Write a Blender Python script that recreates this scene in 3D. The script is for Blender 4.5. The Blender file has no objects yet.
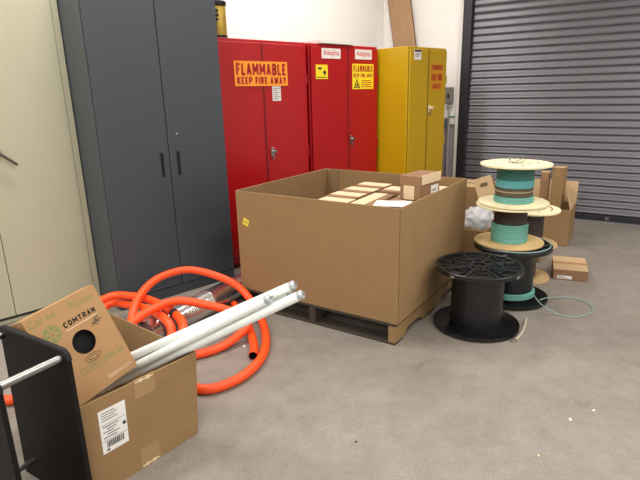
import bpy, bmesh, math, random
from mathutils import Vector, Matrix
random.seed(7)
R = math.radians
scene = bpy.context.scene
C = scene.collection

# ------------------------------------------------------------------ camera
FPX = 516.0
CAM = Vector((0, 0, 1.40))
PITCH = math.atan(516.0 / 1800.0)
ROLL = R(1.37)
fw = Vector((0, math.cos(PITCH), -math.sin(PITCH)))
r0 = Vector((1, 0, 0)); u0 = r0.cross(fw)
cr = r0 * math.cos(ROLL) - u0 * math.sin(ROLL)
cu = u0 * math.cos(ROLL) + r0 * math.sin(ROLL)
cam_d = bpy.data.cameras.new('camera')
cam_d.sensor_width = 36.0
cam_d.lens = 36.0 * FPX / 640.0
cam_d.clip_start = 0.02
cam = bpy.data.objects.new('camera', cam_d)
C.objects.link(cam)
M = Matrix((cr, cu, -fw)).transposed().to_4x4()
M.translation = CAM
cam.matrix_world = M
scene.camera = cam

# ------------------------------------------------------------------ world, exposure
world = bpy.data.worlds.new('world')
scene.world = world
world.use_nodes = True
bg = world.node_tree.nodes['Background']
bg.inputs[0].default_value = (0.9, 0.95, 1.0, 1)
bg.inputs[1].default_value = 0.15
vs = scene.view_settings
vs.view_transform = 'Standard'
vs.look = 'None'
vs.gamma = 1.0
vs.use_curve_mapping = False
vs.exposure = 0.0
LAMP_POWER = 44.0
LAMP_COLOR = (1.0, 0.976, 0.925)

# ------------------------------------------------------------------ directions of the place
AN = R(43.5)                                    # row of cabinets
U = Vector((math.cos(AN), math.sin(AN), 0))
N = Vector((math.sin(AN), -math.cos(AN), 0))    # out of the cabinet fronts
TH = R(57.7)
BX = Vector((math.sin(TH), -math.cos(TH), 0))   # along the shutter wall, to the right
BN = Vector((-math.cos(TH), -math.sin(TH), 0))  # out of the shutter wall
WALL_D = 4.29
BACK_D = 6.11
ROOM_H = 3.4


def cabpos(g, D, z=0.0):
    p = U * g - N * D
    return Vector((p.x, p.y, z))


def fl(px, py, z=0.0):
    """point of the place at height z below a pixel of the photograph"""
    d = fw + cr * ((px - 320) / FPX) - cu * ((py - 240) / FPX)
    return CAM + d * ((z - CAM.z) / d.z)


# ------------------------------------------------------------------ materials
def lin(c):
    return tuple(((v / 255.0) / 12.92 if v / 255.0 <= 0.04045 else ((v / 255.0 + 0.055) / 1.055) ** 2.4) for v in c)


def mat(name, rgb, rough=0.6, metal=0.0, var=0.0, vscale=8.0, bump=0.0, bscale=60.0, coat=0.0, spec=0.5, trans=0.0, stretch=None, alpha=1.0):
    m = bpy.data.materials.new(name)
    m.use_nodes = True
    nt = m.node_tree
    b = nt.nodes['Principled BSDF']
    c = lin(rgb)
    b.inputs['Base Color'].default_value = (*c, 1)
    b.inputs['Roughness'].default_value = rough
    b.inputs['Metallic'].default_value = metal
    b.inputs['Coat Weight'].default_value = coat
    b.inputs['Coat Roughness'].default_value = 0.06
    b.inputs['Specular IOR Level'].default_value = spec
    b.inputs['Transmission Weight'].default_value = trans
    b.inputs['Alpha'].default_value = alpha
    if var or bump:
        tc = nt.nodes.new('ShaderNodeTexCoord')
        mp = nt.nodes.new('ShaderNodeMapping')
        nt.links.new(tc.outputs['Object'], mp.inputs['Vector'])
        if stretch:
            mp.inputs['Scale'].default_value = stretch
    if var:
        nz = nt.nodes.new('ShaderNodeTexNoise')
        nz.inputs['Scale'].default_value = vscale
        nz.inputs['Detail'].default_value = 5
        nz.inputs['Roughness'].default_value = 0.6
        rp = nt.nodes.new('ShaderNodeValToRGB')
        rp.color_ramp.elements[0].position = 0.3
        rp.color_ramp.elements[1].position = 0.7
        rp.color_ramp.elements[0].color = (*[v * (1 - var) for v in c], 1)
        rp.color_ramp.elements[1].color = (*[min(1, v * (1 + var)) for v in c], 1)
        nt.links.new(mp.outputs[0], nz.inputs['Vector'])
        nt.links.new(nz.outputs['Fac'], rp.inputs[0])
        nt.links.new(rp.outputs[0], b.inputs['Base Color'])
    if bump:
        n2 = nt.nodes.new('ShaderNodeTexNoise')
        n2.inputs['Scale'].default_value = bscale
        n2.inputs['Detail'].default_value = 3
        bp = nt.nodes.new('ShaderNodeBump')
        bp.inputs['Strength'].default_value = bump
        bp.inputs['Distance'].default_value = 0.01
        nt.links.new(mp.outputs[0], n2.inputs['Vector'])
        nt.links.new(n2.outputs['Fac'], bp.inputs['Height'])
        nt.links.new(bp.outputs[0], b.inputs['Normal'])
    return m


def concrete():
    m = bpy.data.materials.new('concrete_floor')
    m.use_nodes = True
    nt = m.node_tree
    b = nt.nodes['Principled BSDF']
    tc = nt.nodes.new('ShaderNodeTexCoord')

    def noise(scale, det, rough):
        n = nt.nodes.new('ShaderNodeTexNoise')
        n.inputs['Scale'].default_value = scale
        n.inputs['Detail'].default_value = det
        n.inputs['Roughness'].default_value = rough
        nt.links.new(tc.outputs['Object'], n.inputs['Vector'])
        return n

    def ramp(src, p0, c0, p1, c1):
        r = nt.nodes.new('ShaderNodeValToRGB')
        r.color_ramp.elements[0].position = p0
        r.color_ramp.elements[1].position = p1
        r.color_ramp.elements[0].color = (*lin(c0), 1)
        r.color_ramp.elements[1].color = (*lin(c1), 1)
        nt.links.new(src, r.inputs[0])
        return r

    def mix(kind, fac, a, c):
        x = nt.nodes.new('ShaderNodeMix')
        x.data_type = 'RGBA'
        x.blend_type = kind
        x.inputs[0].default_value = fac
        nt.links.new(a, x.inputs[6])
        nt.links.new(c, x.inputs[7])
        return x.outputs[2]
    big = ramp(noise(1.3, 6, 0.6).outputs['Fac'], 0.3, (146, 138, 130), 0.72, (162, 154, 146))
    mid = ramp(noise(9, 6, 0.7).outputs['Fac'], 0.3, (205, 203, 200), 0.65, (255, 255, 255))
    fine = ramp(noise(120, 3, 0.7).outputs['Fac'], 0.36, (196, 194, 190), 0.6, (255, 255, 255))
    c = mix('MULTIPLY', 0.55, big.outputs[0], mid.outputs[0])
    c = mix('MULTIPLY', 0.55, c, fine.outputs[0])
    # old scuffs and stains
    st = ramp(noise(2.7, 8, 0.75).outputs['Fac'], 0.30, (150, 146, 140), 0.42, (255, 255, 255))
    c = mix('MULTIPLY', 0.35, c, st.outputs[0])
    nt.links.new(c, b.inputs['Base Color'])
    rr = nt.nodes.new('ShaderNodeMapRange')
    rr.inputs[3].default_value = 0.38
    rr.inputs[4].default_value = 0.62
    nt.links.new(noise(3, 5, 0.6).outputs['Fac'], rr.inputs[0])
    nt.links.new(rr.outputs[0], b.inputs['Roughness'])
    bp = nt.nodes.new('ShaderNodeBump')
    bp.inputs['Strength'].default_value = 0.12
    bp.inputs['Distance'].default_value = 0.004
    nt.links.new(noise(90, 4, 0.7).outputs['Fac'], bp.inputs['Height'])
    nt.links.new(bp.outputs[0], b.inputs['Normal'])
    return m


MT = dict(
    floor=concrete(),
    wall=mat('white_wall_paint', (244, 242, 240), 0.75, var=0.02, vscale=2, bump=0.05, bscale=90),
    wall_low=mat('lilac_grey_paint', (158, 150, 156), 0.6, var=0.03),
    ceiling=mat('ceiling_paint', (225, 222, 215), 0.85),
    beige=mat('beige_enamel', (184, 181, 157), 0.42, var=0.012, vscale=3, bump=0.02, bscale=120),
    grey=mat('charcoal_enamel', (65, 72, 80), 0.40, var=0.02, vscale=3, bump=0.03, bscale=160),
    grey_dark=mat('charcoal_shadow_gap', (38, 42, 46), 0.6),
    red=mat('red_enamel', (174, 12, 22), 0.36, var=0.015, vscale=3, coat=0.08, spec=0.4),
    red_gap=mat('red_gap', (112, 10, 18), 0.5),
    yellow=mat('yellow_enamel', (192, 156, 10), 0.38, var=0.02, vscale=3, coat=0.2),
    yellow_gap=mat('yellow_gap', (126, 100, 10), 0.5),
    chrome=mat('chrome', (150, 150, 148), 0.28, 1.0),
    steel=mat('steel', (150, 148, 145), 0.35, 1.0),
    lever=mat('dark_nickel', (110, 100, 96), 0.35, 0.8),
    black=mat('black_plastic', (19, 20, 24), 0.34, var=0.08, vscale=20),
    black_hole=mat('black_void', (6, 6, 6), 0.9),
    panel=mat('black_laminate', (15, 12, 13), 0.62, var=0.06, vscale=12, spec=0.25),
    panel_edge=mat('black_laminate_edge', (26, 24, 26), 0.6, spec=0.3),
    slat=mat('shutter_steel', (106, 104, 110), 0.42, 0.35, var=0.03, vscale=3, stretch=(1, 6, 6)),
    guide=mat('shutter_guide', (44, 42, 48), 0.45, 0.2),
    jamb=mat('white_jamb', (224, 220, 216), 0.6),
    card=mat('cardboard', (145, 115, 78), 0.8, var=0.05, vscale=7, bump=0.05, bscale=200),
    card_in=mat('cardboard_inside', (133, 108, 77), 0.85, var=0.04, vscale=7),
    card_edge=mat('cardboard_edge', (170, 126, 88), 0.85),
    card_red=mat('cardboard_brown', (146, 110, 80), 0.8, var=0.05, vscale=9),
    card_pale=mat('cardboard_pale', (196, 166, 126), 0.8, var=0.05, vscale=9),
    card_cable=mat('cardboard_cable_box', (174, 135, 91), 0.75, var=0.04, vscale=9),
    cream=mat('cream_card', (222, 200, 164), 0.8, var=0.04, vscale=9),
    tape=mat('packing_tape', (160, 130, 92), 0.25, coat=0.4),
    paper=mat('white_paper', (232, 230, 228), 0.7),
    ink=mat('black_ink', (28, 26, 26), 0.7),
    ink_grey=mat('grey_ink', (120, 118, 120), 0.7),
    ink_green=mat('green_ink', (134, 138, 84), 0.8),
    ink_white=mat('white_ink', (226, 206, 178), 0.8),
    ink_red=mat('red_ink', (186, 40, 34), 0.6),
    ink_pink=mat('red_letter_ink', (214, 78, 84), 0.6),
    orange_sign=mat('orange_sign', (255, 160, 44), 0.5),
    yellow_sign=mat('yellow_sign', (250, 224, 40), 0.5),
    ysign=mat('amber_sign', (212, 146, 22), 0.5),
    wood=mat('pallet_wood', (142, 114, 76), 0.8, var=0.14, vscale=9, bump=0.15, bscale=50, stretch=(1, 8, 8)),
    wood_old_shaded=mat('weathered_shaded_pallet_wood', (60, 52, 44), 0.85, var=0.15, vscale=9, bump=0.15, bscale=50, stretch=(1, 8, 8)),  # old wood, its colour darkened further for the shade under the carton
    ply=mat('plywood_flange', (206, 174, 122), 0.65, var=0.06, vscale=6, stretch=(1, 5, 1)),
    ply_pale=mat('pale_plywood_flange', (238, 226, 186), 0.65, var=0.04, vscale=6, stretch=(1, 5, 1)),
    board=mat('plywood_board', (168, 134, 100), 0.75, var=0.07, vscale=4, stretch=(6, 6, 1)),
    board_edge=mat('plywood_board_edge', (96, 66, 50), 0.8),
    aqua=mat('aqua_cable', (100, 166, 156), 0.45, var=0.05, vscale=30),
    teal=mat('green_teal_cable', (54, 112, 104), 0.45, var=0.05, vscale=30),
    bluecab=mat('blue_aqua_cable', (92, 170, 176), 0.45),
    brown=mat('brown_cable', (52, 38, 34), 0.5, var=0.05, vscale=30),
    olive=mat('olive_cable', (84, 74, 58), 0.5, var=0.05, vscale=30),
    pale_line=mat('pale_cable', (196, 178, 140), 0.5),
    orange=mat('orange_duct', (255, 84, 28), 0.42, var=0.02, vscale=6),
    lamp_glass=mat('lamp_tube_glass', (240, 246, 244), 0.22, coat=0.3),
    lamp_cap=mat('lamp_tube_cap', (190, 196, 200), 0.4, 0.4),
    duct=mat('wrapped_steel_duct', (214, 212, 212), 0.22, 0.92, var=0.10, vscale=5, bump=0.25, bscale=14, coat=0.3),
    duct_end=mat('duct_end_cap', (110, 78, 78), 0.25, 0.1, coat=0.6),
    gold=mat('gold_can', (178, 146, 62), 0.35, 0.5, var=0.15, vscale=20),
    conduit=mat('galvanised', (176, 170, 172), 0.45, 0.3),
    gbox=mat('grey_box', (132, 128, 122), 0.5, 0.2),
    blue_grey=mat('blue_grey_plastic', (88, 104, 116), 0.5),
    green=mat('green_stripe', (92, 130, 108), 0.6),
    bag=mat('clear_poly_film', (242, 245, 250), 0.25, alpha=0.5, bump=0.3, bscale=30, coat=0.3),
    bluebit=mat('pale_blue_film', (150, 196, 214), 0.3),
    white_tray=mat('white_tray', (236, 232, 228), 0.5),
    handle_white=mat('cream_handle', (226, 214, 176), 0.4),
    diffuser=mat('lamp_diffuser', (240, 240, 235), 0.6),
    fixture=mat('fixture_white', (225, 225, 222), 0.5),
    clearcable=mat('pale_aqua_cord', (140, 166, 164), 0.35),
    whitewire=mat('pale_conduit', (206, 196, 176), 0.35, 0.3),
)


# ------------------------------------------------------------------ mesh helpers
class MB:
    def __init__(self):
        self.bm = bmesh.new()

    def box(self, x0, x1, y0, y1, z0, z1, bev=0.0, mx=None, seg=1):
        t = bmesh.new()
        v = [t.verts.new((x, y, z)) for x in (x0, x1) for y in (y0, y1) for z in (z0, z1)]
        for f in ((0, 1, 3, 2), (4, 6, 7, 5), (0, 4, 5, 1), (2, 3, 7, 6), (0, 2, 6, 4), (1, 5, 7, 3)):
            t.faces.new([v[i] for i in f])
        if bev:
            bmesh.ops.bevel(t, geom=t.edges[:], offset=bev, segments=seg, affect='EDGES', profile=0.5)
        self._merge(t, mx)
        return self

    def _merge(self, t, mx=None):
        if mx is not None:
            bmesh.ops.transform(t, matrix=mx, verts=t.verts)
        me = bpy.data.meshes.new('tmp')
        t.to_mesh(me)
        t.free()
        self.bm.from_mesh(me)
        bpy.data.meshes.remove(me)

    def lathe(self, prof, seg=40, mx=None, closed=False):
        """prof: list of (r, z); revolved about z. closed: join last to first"""
        t = bmesh.new()
        rings = []
        for r, z in prof:
            if r < 1e-6:
                rings.append([t.verts.new((0, 0, z))])
            else:
                rings.append([t.verts.new((r * math.cos(2 * math.pi * k / seg), r * math.sin(2 * math.pi * k / seg), z)) for k in range(seg)])
        pairs = list(zip(rings[:-1], rings[1:]))
        if closed:
            pairs.append((rings[-1], rings[0]))
        for a, b in pairs:
            for k in range(seg):
                k2 = (k + 1) % seg
                if len(a) == 1 and len(b) == 1:
                    continue
                if len(a) == 1:
                    t.faces.new((a[0], b[k], b[k2]))
                elif len(b) == 1:
                    t.faces.new((a[k], a[k2], b[0]))
                else:
                    t.faces.new((a[k], a[k2], b[k2], b[k]))
        bmesh.ops.recalc_face_normals(t, faces=t.faces[:])
        self._merge(t, mx)
        return self

    def tube(self, pts, r, seg=10, closed=False, cap=True):
        """swept tube through points, parallel transport"""
        t = bmesh.new()
        pts = [Vector(p) for p in pts]
        n = len(pts)
        tang = []
        for i in range(n):
            a = pts[i - 1] if (i > 0 or closed) else pts[i]
            b = pts[(i + 1) % n] if (i < n - 1 or closed) else pts[i]
            tang.append((b - a).normalized())
        ref = Vector((0, 0, 1)) if abs(tang[0].z) < 0.9 else Vector((1, 0, 0))
        nrm = (ref - tang[0] * ref.dot(tang[0])).normalized()
        rings = []
        for i in range(n):
            nrm = (nrm - tang[i] * nrm.dot(tang[i])).normalized()
            bi = tang[i].cross(nrm)
            rr = r[i] if isinstance(r, (list, tuple)) else r
            rings.append([t.verts.new(pts[i] + (nrm * math.cos(2 * math.pi * k / seg) + bi * math.sin(2 * math.pi * k / seg)) * rr) for k in range(seg)])
        m = n if closed else n - 1
        for i in range(m):
            a, b = rings[i], rings[(i + 1) % n]
            for k in range(seg):
                k2 = (k + 1) % seg
                t.faces.new((a[k], a[k2], b[k2], b[k]))
        if cap and not closed:
            t.faces.new(rings[0][::-1])
            t.faces.new(rings[-1])
        bmesh.ops.recalc_face_normals(t, faces=t.faces[:])
        self._merge(t)
        return self

    def prism(self, poly, y0, y1, mx=None, bev=0.0):
        """polygon in x,z extruded along y"""
        t = bmesh.new()
        a = [t.verts.new((x, y0, z)) for x, z in poly]
        b = [t.verts.new((x, y1, z)) for x, z in poly]
        t.faces.new(a)
        t.faces.new(b[::-1])
        k = len(poly)
        for i in range(k):
            j = (i + 1) % k
            t.faces.new((a[i], b[i], b[j], a[j]))
        bmesh.ops.recalc_face_normals(t, faces=t.faces[:])
        if bev:
            bmesh.ops.bevel(t, geom=t.edges[:], offset=bev, segments=1, affect='EDGES')
        self._merge(t, mx)
        return self

    def build(self, name, m, parent=None, smooth=False, loc=None, rot=None, kind=None):
        me = bpy.data.meshes.new(name)
        if smooth:
            for f in self.bm.faces:
                f.smooth = True
            for e in self.bm.edges:
                if len(e.link_faces) == 2 and e.calc_face_angle(0) > R(40):
                    e.smooth = False
        self.bm.to_mesh(me)
        self.bm.free()
        me.materials.append(m if not isinstance(m, str) else MT[m])
        o = bpy.data.objects.new(name, me)
        C.objects.link(o)
        if parent:
            o.parent = parent
        if loc is not None:
            o.location = loc
        if rot is not None:
            o.rotation_euler = rot
        if kind:
            o['kind'] = kind
        return o


def tag(o, label, cat, group=None, kind=None):
    o['label'] = label
    o['category'] = cat
    if group:
        o['group'] = group
    if kind:
        o['kind'] = kind
    return o


def thing(name, label, cat, loc=(0, 0, 0), rotz=0.0, group=None):
    o = bpy.data.objects.new(name, None)
    o.empty_display_size = 0.05
    C.objects.link(o)
    o.location = loc
    o.rotation_euler = (0, 0, rotz)
    return tag(o, label, cat, group)


def struct(o, label=None):
    o['kind'] = 'structure'
    if label:
        o['label'] = label
    return o


def copy_tree(o, parent=None):
    c = o.copy()
    C.objects.link(c)
    c.parent = parent
    for ch in [k for k in o.children]:
        copy_tree(ch, c)
    return c


def spline(pts, n=12, closed=False):
    pts = [Vector(p) for p in pts]
    out = []
    m = len(pts)
    rng = range(m) if closed else range(m - 1)
    for i in rng:
        p0 = pts[(i - 1) % m] if (closed or i > 0) else pts[0] * 2 - pts[1]
        p1 = pts[i]
        p2 = pts[(i + 1) % m]
        p3 = pts[(i + 2) % m] if (closed or i + 2 < m) else pts[-1] * 2 - pts[-2]
        for k in range(n):
            t = k / n
            out.append(0.5 * (2 * p1 + (p2 - p0) * t + (2 * p0 - 5 * p1 + 4 * p2 - p3) * t * t + (3 * p1 - p0 - 3 * p2 + p3) * t ** 3))
    if not closed:
        out.append(pts[-1])
    return out


def lettering(name, lines, m, parent, mx, thick=0.0006):
    for l in lines:
        lettering_line(name, [l], m, parent, mx, thick)


def lettering_line(name, lines, m, parent, mx, thick):
    """lines: (text, x0, x1, z0, z1, bold); fitted into the box in local x,z; facing -y; mx places it"""
    bm = bmesh.new()
    for text, x0, x1, z0, z1, bold in lines:
        cu_ = bpy.data.curves.new('txt', 'FONT')
        cu_.body = text
        cu_.size = 1.0
        cu_.offset = bold
        cu_.resolution_u = 3
        ob = bpy.data.objects.new('txt', cu_)
        C.objects.link(ob)
        dg = bpy.context.evaluated_depsgraph_get()
        dg.update()
        me = bpy.data.meshes.new_from_object(ob.evaluated_get(dg))
        bpy.data.objects.remove(ob)
        bpy.data.curves.remove(cu_)
        xs = [v.co.x for v in me.vertices]
        ys = [v.co.y for v in me.vertices]
        sx = (x1 - x0) / (max(xs) - min(xs))
        sy = (z1 - z0) / (max(ys) - min(ys))
        ax, ay = min(xs), min(ys)
        for v in me.vertices:
            v.co = Vector((x0 + (v.co.x - ax) * sx, -thick, z0 + (v.co.y - ay) * sy))
        bm.from_mesh(me)
        bpy.data.meshes.remove(me)
    bmesh.ops.transform(bm, matrix=mx, verts=bm.verts)
    me = bpy.data.meshes.new(name)
    bm.to_mesh(me)
    bm.free()
    me.materials.append(MT[m])
    o = bpy.data.objects.new(name, me)
    C.objects.link(o)
    o.parent = parent
    return o


def _arc(cx, cz, rx, rz, a0, a1, n=7):
    return [(cx + rx * math.cos(R(a0 + (a1 - a0) * k / n)), cz + rz * math.sin(R(a0 + (a1 - a0) * k / n))) for k in range(n + 1)]


BLOCK = {
    'F': [[(0, 0), (0, 1)], [(0, 1), (1, 1)], [(0, .52), (.8, .52)]],
    'L': [[(0, 1), (0, 0)], [(0, 0), (1, 0)]],
    'A': [[(0, 0), (.5, 1)], [(1, 0), (.5, 1)], [(.2, .3), (.8, .3)]],
    'M': [[(0, 0), (0, 1)], [(1, 0), (1, 1)], [(0, 1), (.5, .32)], [(1, 1), (.5, .32)]],
    'B': [[(0, 0), (0, 1)], [(0, 1), (.6, 1)] + _arc(.6, .76, .34, .24, 90, -90) + [(0, .52)], [(.6, .52)] + _arc(.62, .26, .38, .26, 90, -90) + [(0, 0)]],
    'E': [[(0, 0), (0, 1)], [(0, 1), (1, 1)], [(0, .52), (.8, .52)], [(0, 0), (1, 0)]],
    'K': [[(0, 0), (0, 1)], [(0, .38), (.95, 1)], [(.3, .56), (1, 0)]],
    'P': [[(0, 0), (0, 1)], [(0, 1), (.6, 1)] + _arc(.6, .73, .4, .27, 90, -90) + [(0, .46)]],
    'I': [[(.5, 0), (.5, 1)]],
    'R': [[(0, 0), (0, 1)], [(0, 1), (.6, 1)] + _arc(.6, .74, .38, .26, 90, -90) + [(0, .48)], [(.5, .48), (1, 0)]],
    'W': [[(0, 1), (.25, 0)], [(.25, 0), (.5, .8)], [(.5, .8), (.75, 0)], [(.75, 0), (1, 1)]],
    'Y': [[(0, 1), (.5, .48)], [(1, 1), (.5, .48)], [(.5, .48), (.5, 0)]],
    'C': [_arc(.5, .5, .5, .5, 50, 310, 12)],
    'O': [_arc(.5, .5, .5, .5, 0, 360, 16)],
    'T': [[(0, 1), (1, 1)], [(.5, 1), (.5, 0)]],
    'N': [[(0, 0), (0, 1)], [(0, 1), (1, 0)], [(1, 0), (1, 1)]],
}
WID = {'I': 0.25, 'M': 1.25, 'W': 1.35, ' ': 0.45, 'L': 0.85, 'F': 0.85, 'E': 0.85}


def block_letters(text, x0, x1, z0, z1, m, parent, mx, stroke=0.2, gap=0.36, y=-0.0006):
    """heavy sign-writer's capitals fitted into x0..x1, z0..z1, one mesh for the line"""
    adv = [WID.get(c, 1.0) for c in text]
    tot = sum(adv) + gap * (len(text) - 1)
    ux = (x1 - x0) / tot
    hz = z1 - z0
    sw = stroke * hz * 0.5
    bm = bmesh.new()

    def finish(b_):
        bmesh.ops.transform(b_, matrix=mx, verts=b_.verts)
        mb_ = MB()
        mb_.bm.free()
        mb_.bm = b_
        return mb_.build('lettering', m, parent)
    x = x0
    for c, a in zip(text, adv):
        w = a * ux
        if c == ' ':
            finish(bm)
            bm = bmesh.new()
        for line in BLOCK.get(c, []):
            pts = [Vector((x + min(sw, w / 2) + px * max(w - 2 * sw, 0), z0 + sw + pz * (hz - 2 * sw))) for px, pz in line]
            for p, q in zip(pts[:-1], pts[1:]):
                d = (q - p)
                if d.length < 1e-7:
                    continue
                d.normalize()
                nn = Vector((-d.y, d.x)) * sw
                e = d * sw * 0.55
                vv = [bm.verts.new((t_.x, y, t_.y)) for t_ in (p - e - nn, q + e - nn, q + e + nn, p - e + nn)]
                bm.faces.new(vv)
        x += w + gap * ux
    return finish(bm)


I4 = Matrix.Identity(4)

# ================================================================== THE ROOM
# corner where the cabinet wall meets the shutter wall
det = N.x * BN.y - N.y * BN.x
K = Vector(((-WALL_D * BN.y + BACK_D * N.y) / det, (-BACK_D * N.x + WALL_D * BN.x) / det, 0))
LLEN, BLEN = 11.0, 9.5
K1 = K - U * LLEN
K2 = K + BX * BLEN
K3 = K - U * LLEN + BX * BLEN


def slab(name, pts, z0, z1, m, label):
    t = MB()
    a = [t.bm.verts.new((p.x, p.y, z0)) for p in pts]
    b = [t.bm.verts.new((p.x, p.y, z1)) for p in pts]
    t.bm.faces.new(a[::-1])
    t.bm.faces.new(b)
    for i in range(len(pts)):
        j = (i + 1) % len(pts)
        t.bm.faces.new((a[i], a[j], b[j], b[i]))
    bmesh.ops.recalc_face_normals(t.bm, faces=t.bm.faces[:])
    return struct(t.build(name, m), label)


room = [K1, K3, K2, K]
slab('floor', room, -0.1, 0.0, 'floor', 'grey speckled concrete floor with faint stains')
slab('ceiling', room, ROOM_H, ROOM_H + 0.1, 'ceiling', 'pale ceiling')
T = 0.12


def wallslab(name, p, q, out, label):
    d = out * T
    slab(name, [p, q, q + d, p + d], 0.0, ROOM_H, 'wall', label)


wallslab('wall_left', K1, K, -N, 'white painted wall behind the row of cabinets')
wallslab('wall_right', K3, K2, N, 'white painted wall')
wallslab('wall_front', K1, K3, -U, 'white painted wall')
# shutter wall with an opening for the roller door: local x along BX from corner K, y into the wall
xk = K.dot(BX)
SH0 = -1.90 - xk        # left side of the guide rail, from K
SH1 = SH0 + 3.7
SHTOP = 3.0
wb = MB()
wb.box(-T, SH0, 0, T, 0, ROOM_H).box(SH1, BLEN, 0, T, 0, ROOM_H).box(SH0, SH1, 0, T, SHTOP, ROOM_H)
BANG = math.atan2(BX.y, BX.x)
struct(wb.build('wall_back', 'wall', loc=K, rot=(0, 0, BANG)), 'white painted wall around the roller shutter')
tl = MB().box(0.25, SH0 - 0.045, -0.012, 0, 0, 1.075, 0.003)
struct(tl.build('trim_1', 'wall_low', loc=K, rot=(0, 0, BANG)), 'lilac-grey lower wall panel beside the shutter')
tj = MB().box(SH0 - 0.04, SH0, -0.03, 0, 0, SHTOP, 0.004)
struct(tj.build('trim_2', 'jamb', loc=K, rot=(0, 0, BANG)), 'white jamb beside the black shutter guide')

# roller shutter
door = bpy.data.objects.new('door_1', None)
C.objects.link(door)
door.location = K
door.rotation_euler = (0, 0, BANG)
struct(door, 'grey steel roller shutter of narrow horizontal slats')
MB().box(SH0, SH0 + 0.095, -0.035, 0.09, 0, SHTOP, 0.004).build('guide_rail', 'guide', door)
MB().box(SH1 - 0.095, SH1, -0.035, 0.09, 0, SHTOP, 0.004).build('guide_rail', 'guide', door)
# curved slat profile (y,z), pitch .0757
PT = 0.0757
poly = [(0.055, 0.0), (0.055, 0.007), (0.035, 0.009), (0.0335, 0.013), (0.038, 0.020), (0.0405, 0.034), (0.043, 0.052), (0.0475, 0.068), (0.054, PT - 0.001), (0.064, PT - 0.001), (0.064, 0.0)]
t = MB()
t.prism(poly, SH0 + 0.08, SH1 - 0.08)
# prism made in x,z extruded along y: turn so that extrusion runs along x
bmesh.ops.transform(t.bm, matrix=Matrix(((0, 1, 0, 0), (1, 0, 0, 0), (0, 0, 1, 0), (0, 0, 0, 1))), verts=t.bm.verts)
bmesh.ops.recalc_face_normals(t.bm, faces=t.bm.faces[:])
slat0 = t.build('slat', 'slat', door, smooth=True)
slat0.location.z = 0.069
nsl = int((SHTOP - 0.069) / PT)
for k in range(1, nsl):
    c = slat0.copy()
    C.objects.link(c)
    c.location.z = 0.069 + k * PT
MB().box(SH0 + 0.08, SH1 - 0.08, 0.035, 0.075, 0.0, 0.062, 0.004).build('bottom_bar', 'guide', door)
MB().box(SH0 + 0.08, SH1 - 0.08, 0.066, 0.085, 0.0, SHTOP).build('curtain_backing', 'guide', door)
MB().box(SH0 + 1.62, SH0 + 1.66, 0.018, 0.036, 0.015, 0.05, 0.004).build('latch', 'steel', door)

# ceiling luminaires (above the view)
def luminaire(x, y, rz, label):
    o = thing('ceiling_light', label, 'lamp', (x, y, ROOM_H), rz, 'fluorescent ceiling lights')
    MB().box(-0.62, 0.62, -0.15, 0.15, -0.07, 0, 0.006).build('housing', 'fixture', o)
    MB().box(-0.60, 0.60, -0.13, 0.13, -0.085, -0.07, 0.004).build('diffuser', 'diffuser', o)
    ld = bpy.data.lights.new('fluorescent_light', 'AREA')
    ld.shape = 'RECTANGLE'
    ld.size, ld.size_y = 1.2, 0.26
    ld.energy = LAMP_POWER
    ld.color = LAMP_COLOR
    lo = bpy.data.objects.new('fluorescent_light', ld)
    C.objects.link(lo)
    lo.parent = o
    lo.location = (0, 0, -0.09)


for i in range(3):
    for j in range(4):
        p = K - U * (2.0 + 2.4 * j) + BX * (1.25 + 3.0 * i)
        luminaire(p.x, p.y, AN, 'white fluorescent ceiling light with flat diffuser')

# things on the strip of wall between yellow cabinet and shutter
o = thing('switch_box', 'small grey metal switch box on white wall beside shutter', 'switch box', K, BANG)
MB().box(-2.06 - xk, -1.975 - xk, -0.06, 0, 1.235, 1.42, 0.004).build('housing', 'gbox', o)
MB().box(-2.05 - xk, -1.985 - xk, -0.064, -0.06, 1.25, 1.405, 0.001).build('cover', 'gbox', o)
MB().box(-2.025 - xk, -2.01 - xk, -0.085, -0.064, 1.30, 1.35, 0.003).build('lever', 'black', o)
o = thing('conduit_pipe', 'thin galvanised conduit running down wall from the grey switch box', 'conduit', K, BANG)
MB().tube([(-2.015 - xk, -0.028, 0.0), (-2.015 - xk, -0.028, 1.234)], 0.012, 10).build('pipe', 'conduit', o, smooth=True)
MB().box(-2.04 - xk, -1.99 - xk, -0.045, 0, 1.19, 1.215, 0.002).build('clamp', 'conduit', o)
o = thing('wall_bumper', 'green-topped white edge strip across the wall below switch box', 'strip', K, BANG)
MB().box(-1.998 - xk, -1.945 - xk, -0.05, -0.012, 1.0, 1.075, 0.003).build('block', 'jamb', o)
MB().box(-2.0 - xk, -1.942 - xk, -0.052, -0.012, 1.075, 1.095, 0.002).build('stripe', 'green', o)
o = thing('sensor_box', 'small blue-grey plastic box on wall beside yellow cabinet', 'sensor', K, BANG)
MB().box(-2.10 - xk, -2.04 - xk, -0.06, -0.012, 0.975, 1.06, 0.004).build('housing', 'blue_grey', o)
MB().box(-2.09 - xk, -2.05 - xk, -0.064, -0.06, 0.99, 1.045, 0.002).build('cover', 'blue_grey', o)

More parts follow.
